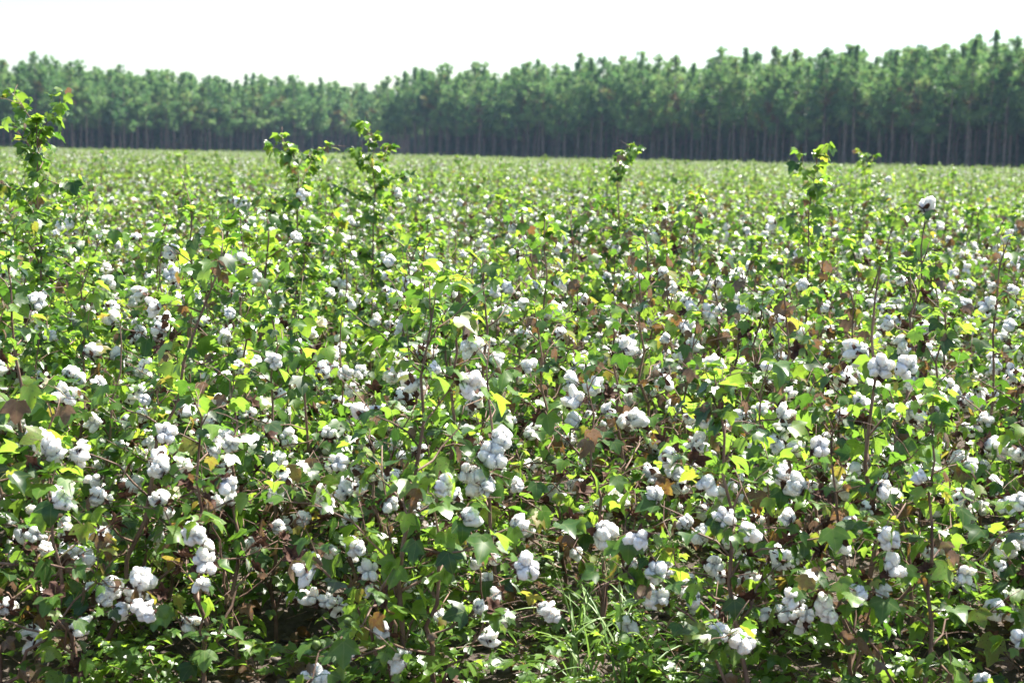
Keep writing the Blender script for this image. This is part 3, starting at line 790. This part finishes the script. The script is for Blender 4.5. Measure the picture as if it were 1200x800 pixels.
def leafy_weed(seed, h=.2, n=46):
    rg = np.random.default_rng(seed); S, Lf = MB(), MB()
    for i in range(7):
        a = rg.uniform(0, 6.28); e = rg.uniform(.35, 1.3); p = np.zeros(3); pts = [p]
        for j in range(6):
            e -= .08; a += rg.normal(0, .25); p = p + np.array([math.cos(a) * math.cos(e), math.sin(a) * math.cos(e), max(.05, math.sin(e))]) * h / 4.5; pts.append(p)
            for q in range(2):
                b = a + rg.uniform(-1.6, 1.6); tip = p + np.array([math.cos(b), math.sin(b), .6]) * rg.uniform(.01, .035)
                tube(Lf, [p, tip], [.0008, .0006], 3, 0, .5, False)
                add_leaf(Lf, tip, b - np.pi / 2, rg.uniform(-.5, .3), rg.normal(0, .3), rg.uniform(.025, .05), rg.uniform(.36, .64), rg, lob=.9)
        tube(S, pts, np.linspace(.0024, .001, 7), 5)
    return S, Lf
LW = [leafy_weed(40 + i, h=.16 + .05 * i) for i in range(3)]
LWM = [(S.mesh('stem', [M_STEM]), Lf.mesh('foliage', [M_LEAF])) for S, Lf in LW]
LWN = ['low', 'bushy', 'rambling']
weed_proto = [None] * 3
WX = ['at the left edge', 'on the left', 'left of the middle', 'in the middle', 'right of the middle', 'on the right', 'at the right edge']
WD = ['nearest the edge', 'a step in', 'farther in', 'farthest in']
for i in range(84):
    xb = i % 7; k = (i // 7) % 3; dz = i // 21
    D = 4.0 + dz * .5 + float(rng.uniform(0, .35)); px = (xb + float(rng.uniform(.04, .96))) * 1200 / 7; X = (px - 600) / FPX * D
    if weed_proto[k] is None:
        o = weed_proto[k] = empty('leafy_weed'); reg(o, part('stem', LWM[k][0], o)); reg(o, part('foliage', LWM[k][1], o))
    else: o = copy_tree(weed_proto[k])
    s = float(rng.uniform(.55, 1.1)); o.location = (X, D, ground_z(X, D)); o.rotation_euler = (0, 0, float(rng.uniform(0, 6.28))); o.scale = (s, s, s)
    tag(o, LWN[k] + ' small leaved weed under the front cotton, ' + WD[dz] + ' ' + WX[xb], 'weed', 'leafy weeds under the front plants')

# ---- litter on the soil
mb = MB(); g = np.random.default_rng(77)
for i in range(2600):
    y = 3.6 + 5.5 * g.random() ** 1.3; x = g.uniform(-1, 1) * (.38 * y + .3); z = ground_z(x, y)
    if g.random() < .6:
        add_leaf(mb, np.array([x, y, z + g.uniform(.012, .035)]), g.uniform(0, 6.28), g.uniform(-.5, .5), g.normal(0, .5), g.uniform(.03, .07), g.uniform(.86, 1.0), g, g.uniform(.2, 1.2))
    else:
        V0, F0 = ICO[1]; r = g.uniform(.006, .028); mb.add(V0 * r * g.uniform(.6, 1.3, (len(V0), 1)) * (1, 1, .7) + (x, y, z + r * .4), F0, 1)
for i in range(220):
    y = g.uniform(3.7, 7.5); x = g.uniform(-1, 1) * (.38 * y); a = g.uniform(0, 3.14); L = g.uniform(.06, .22); z = ground_z(x, y) + .02
    tube(mb, [(x, y, z), (x + math.cos(a) * L, y + math.sin(a) * L, z + g.uniform(0, .03))], [.0028, .0018], 5, 2)
tag(part('leaf_litter', mb.mesh('leaf_litter', [M_LEAF, M_CLOD, M_STEM])), 'dry leaves, clods and twigs littering the soil between the plants', 'litter', kind='stuff')

# ---------------------------------------------------------------- haze
HAZE = 0.00016
if HAZE:
    mb = MB(); x0, x1, y0, y1, z0, z1 = -800, 800, -100, 910, -1.2, 21
    V = [(x, y, z) for z in (z0, z1) for y in (y0, y1) for x in (x0, x1)]
    mb.add(V, [(0, 2, 3, 1), (4, 5, 7, 6), (0, 1, 5, 4), (2, 6, 7, 3), (0, 4, 6, 2), (1, 3, 7, 5)])
    m, t = new_mat('haze_air'); pv = N(t, 'ShaderNodeVolumePrincipled'); pv.inputs['Color'].default_value = (.50, .72, 1.0, 1); pv.inputs['Density'].default_value = HAZE
    pv.inputs['Anisotropy'].default_value = 0.2
    o = t.nodes.new('ShaderNodeOutputMaterial'); t.links.new(pv.outputs[0], o.inputs['Volume'])
    tag(part('haze', mb.mesh('haze', [m], False)), kind='stuff')

for o in scene.objects:
    if o.parent is None and 'label' in o and not 4 <= len(o['label'].replace('-', ' ').split()) <= 16: print('LABEL', len(o['label'].split()), o['label'])
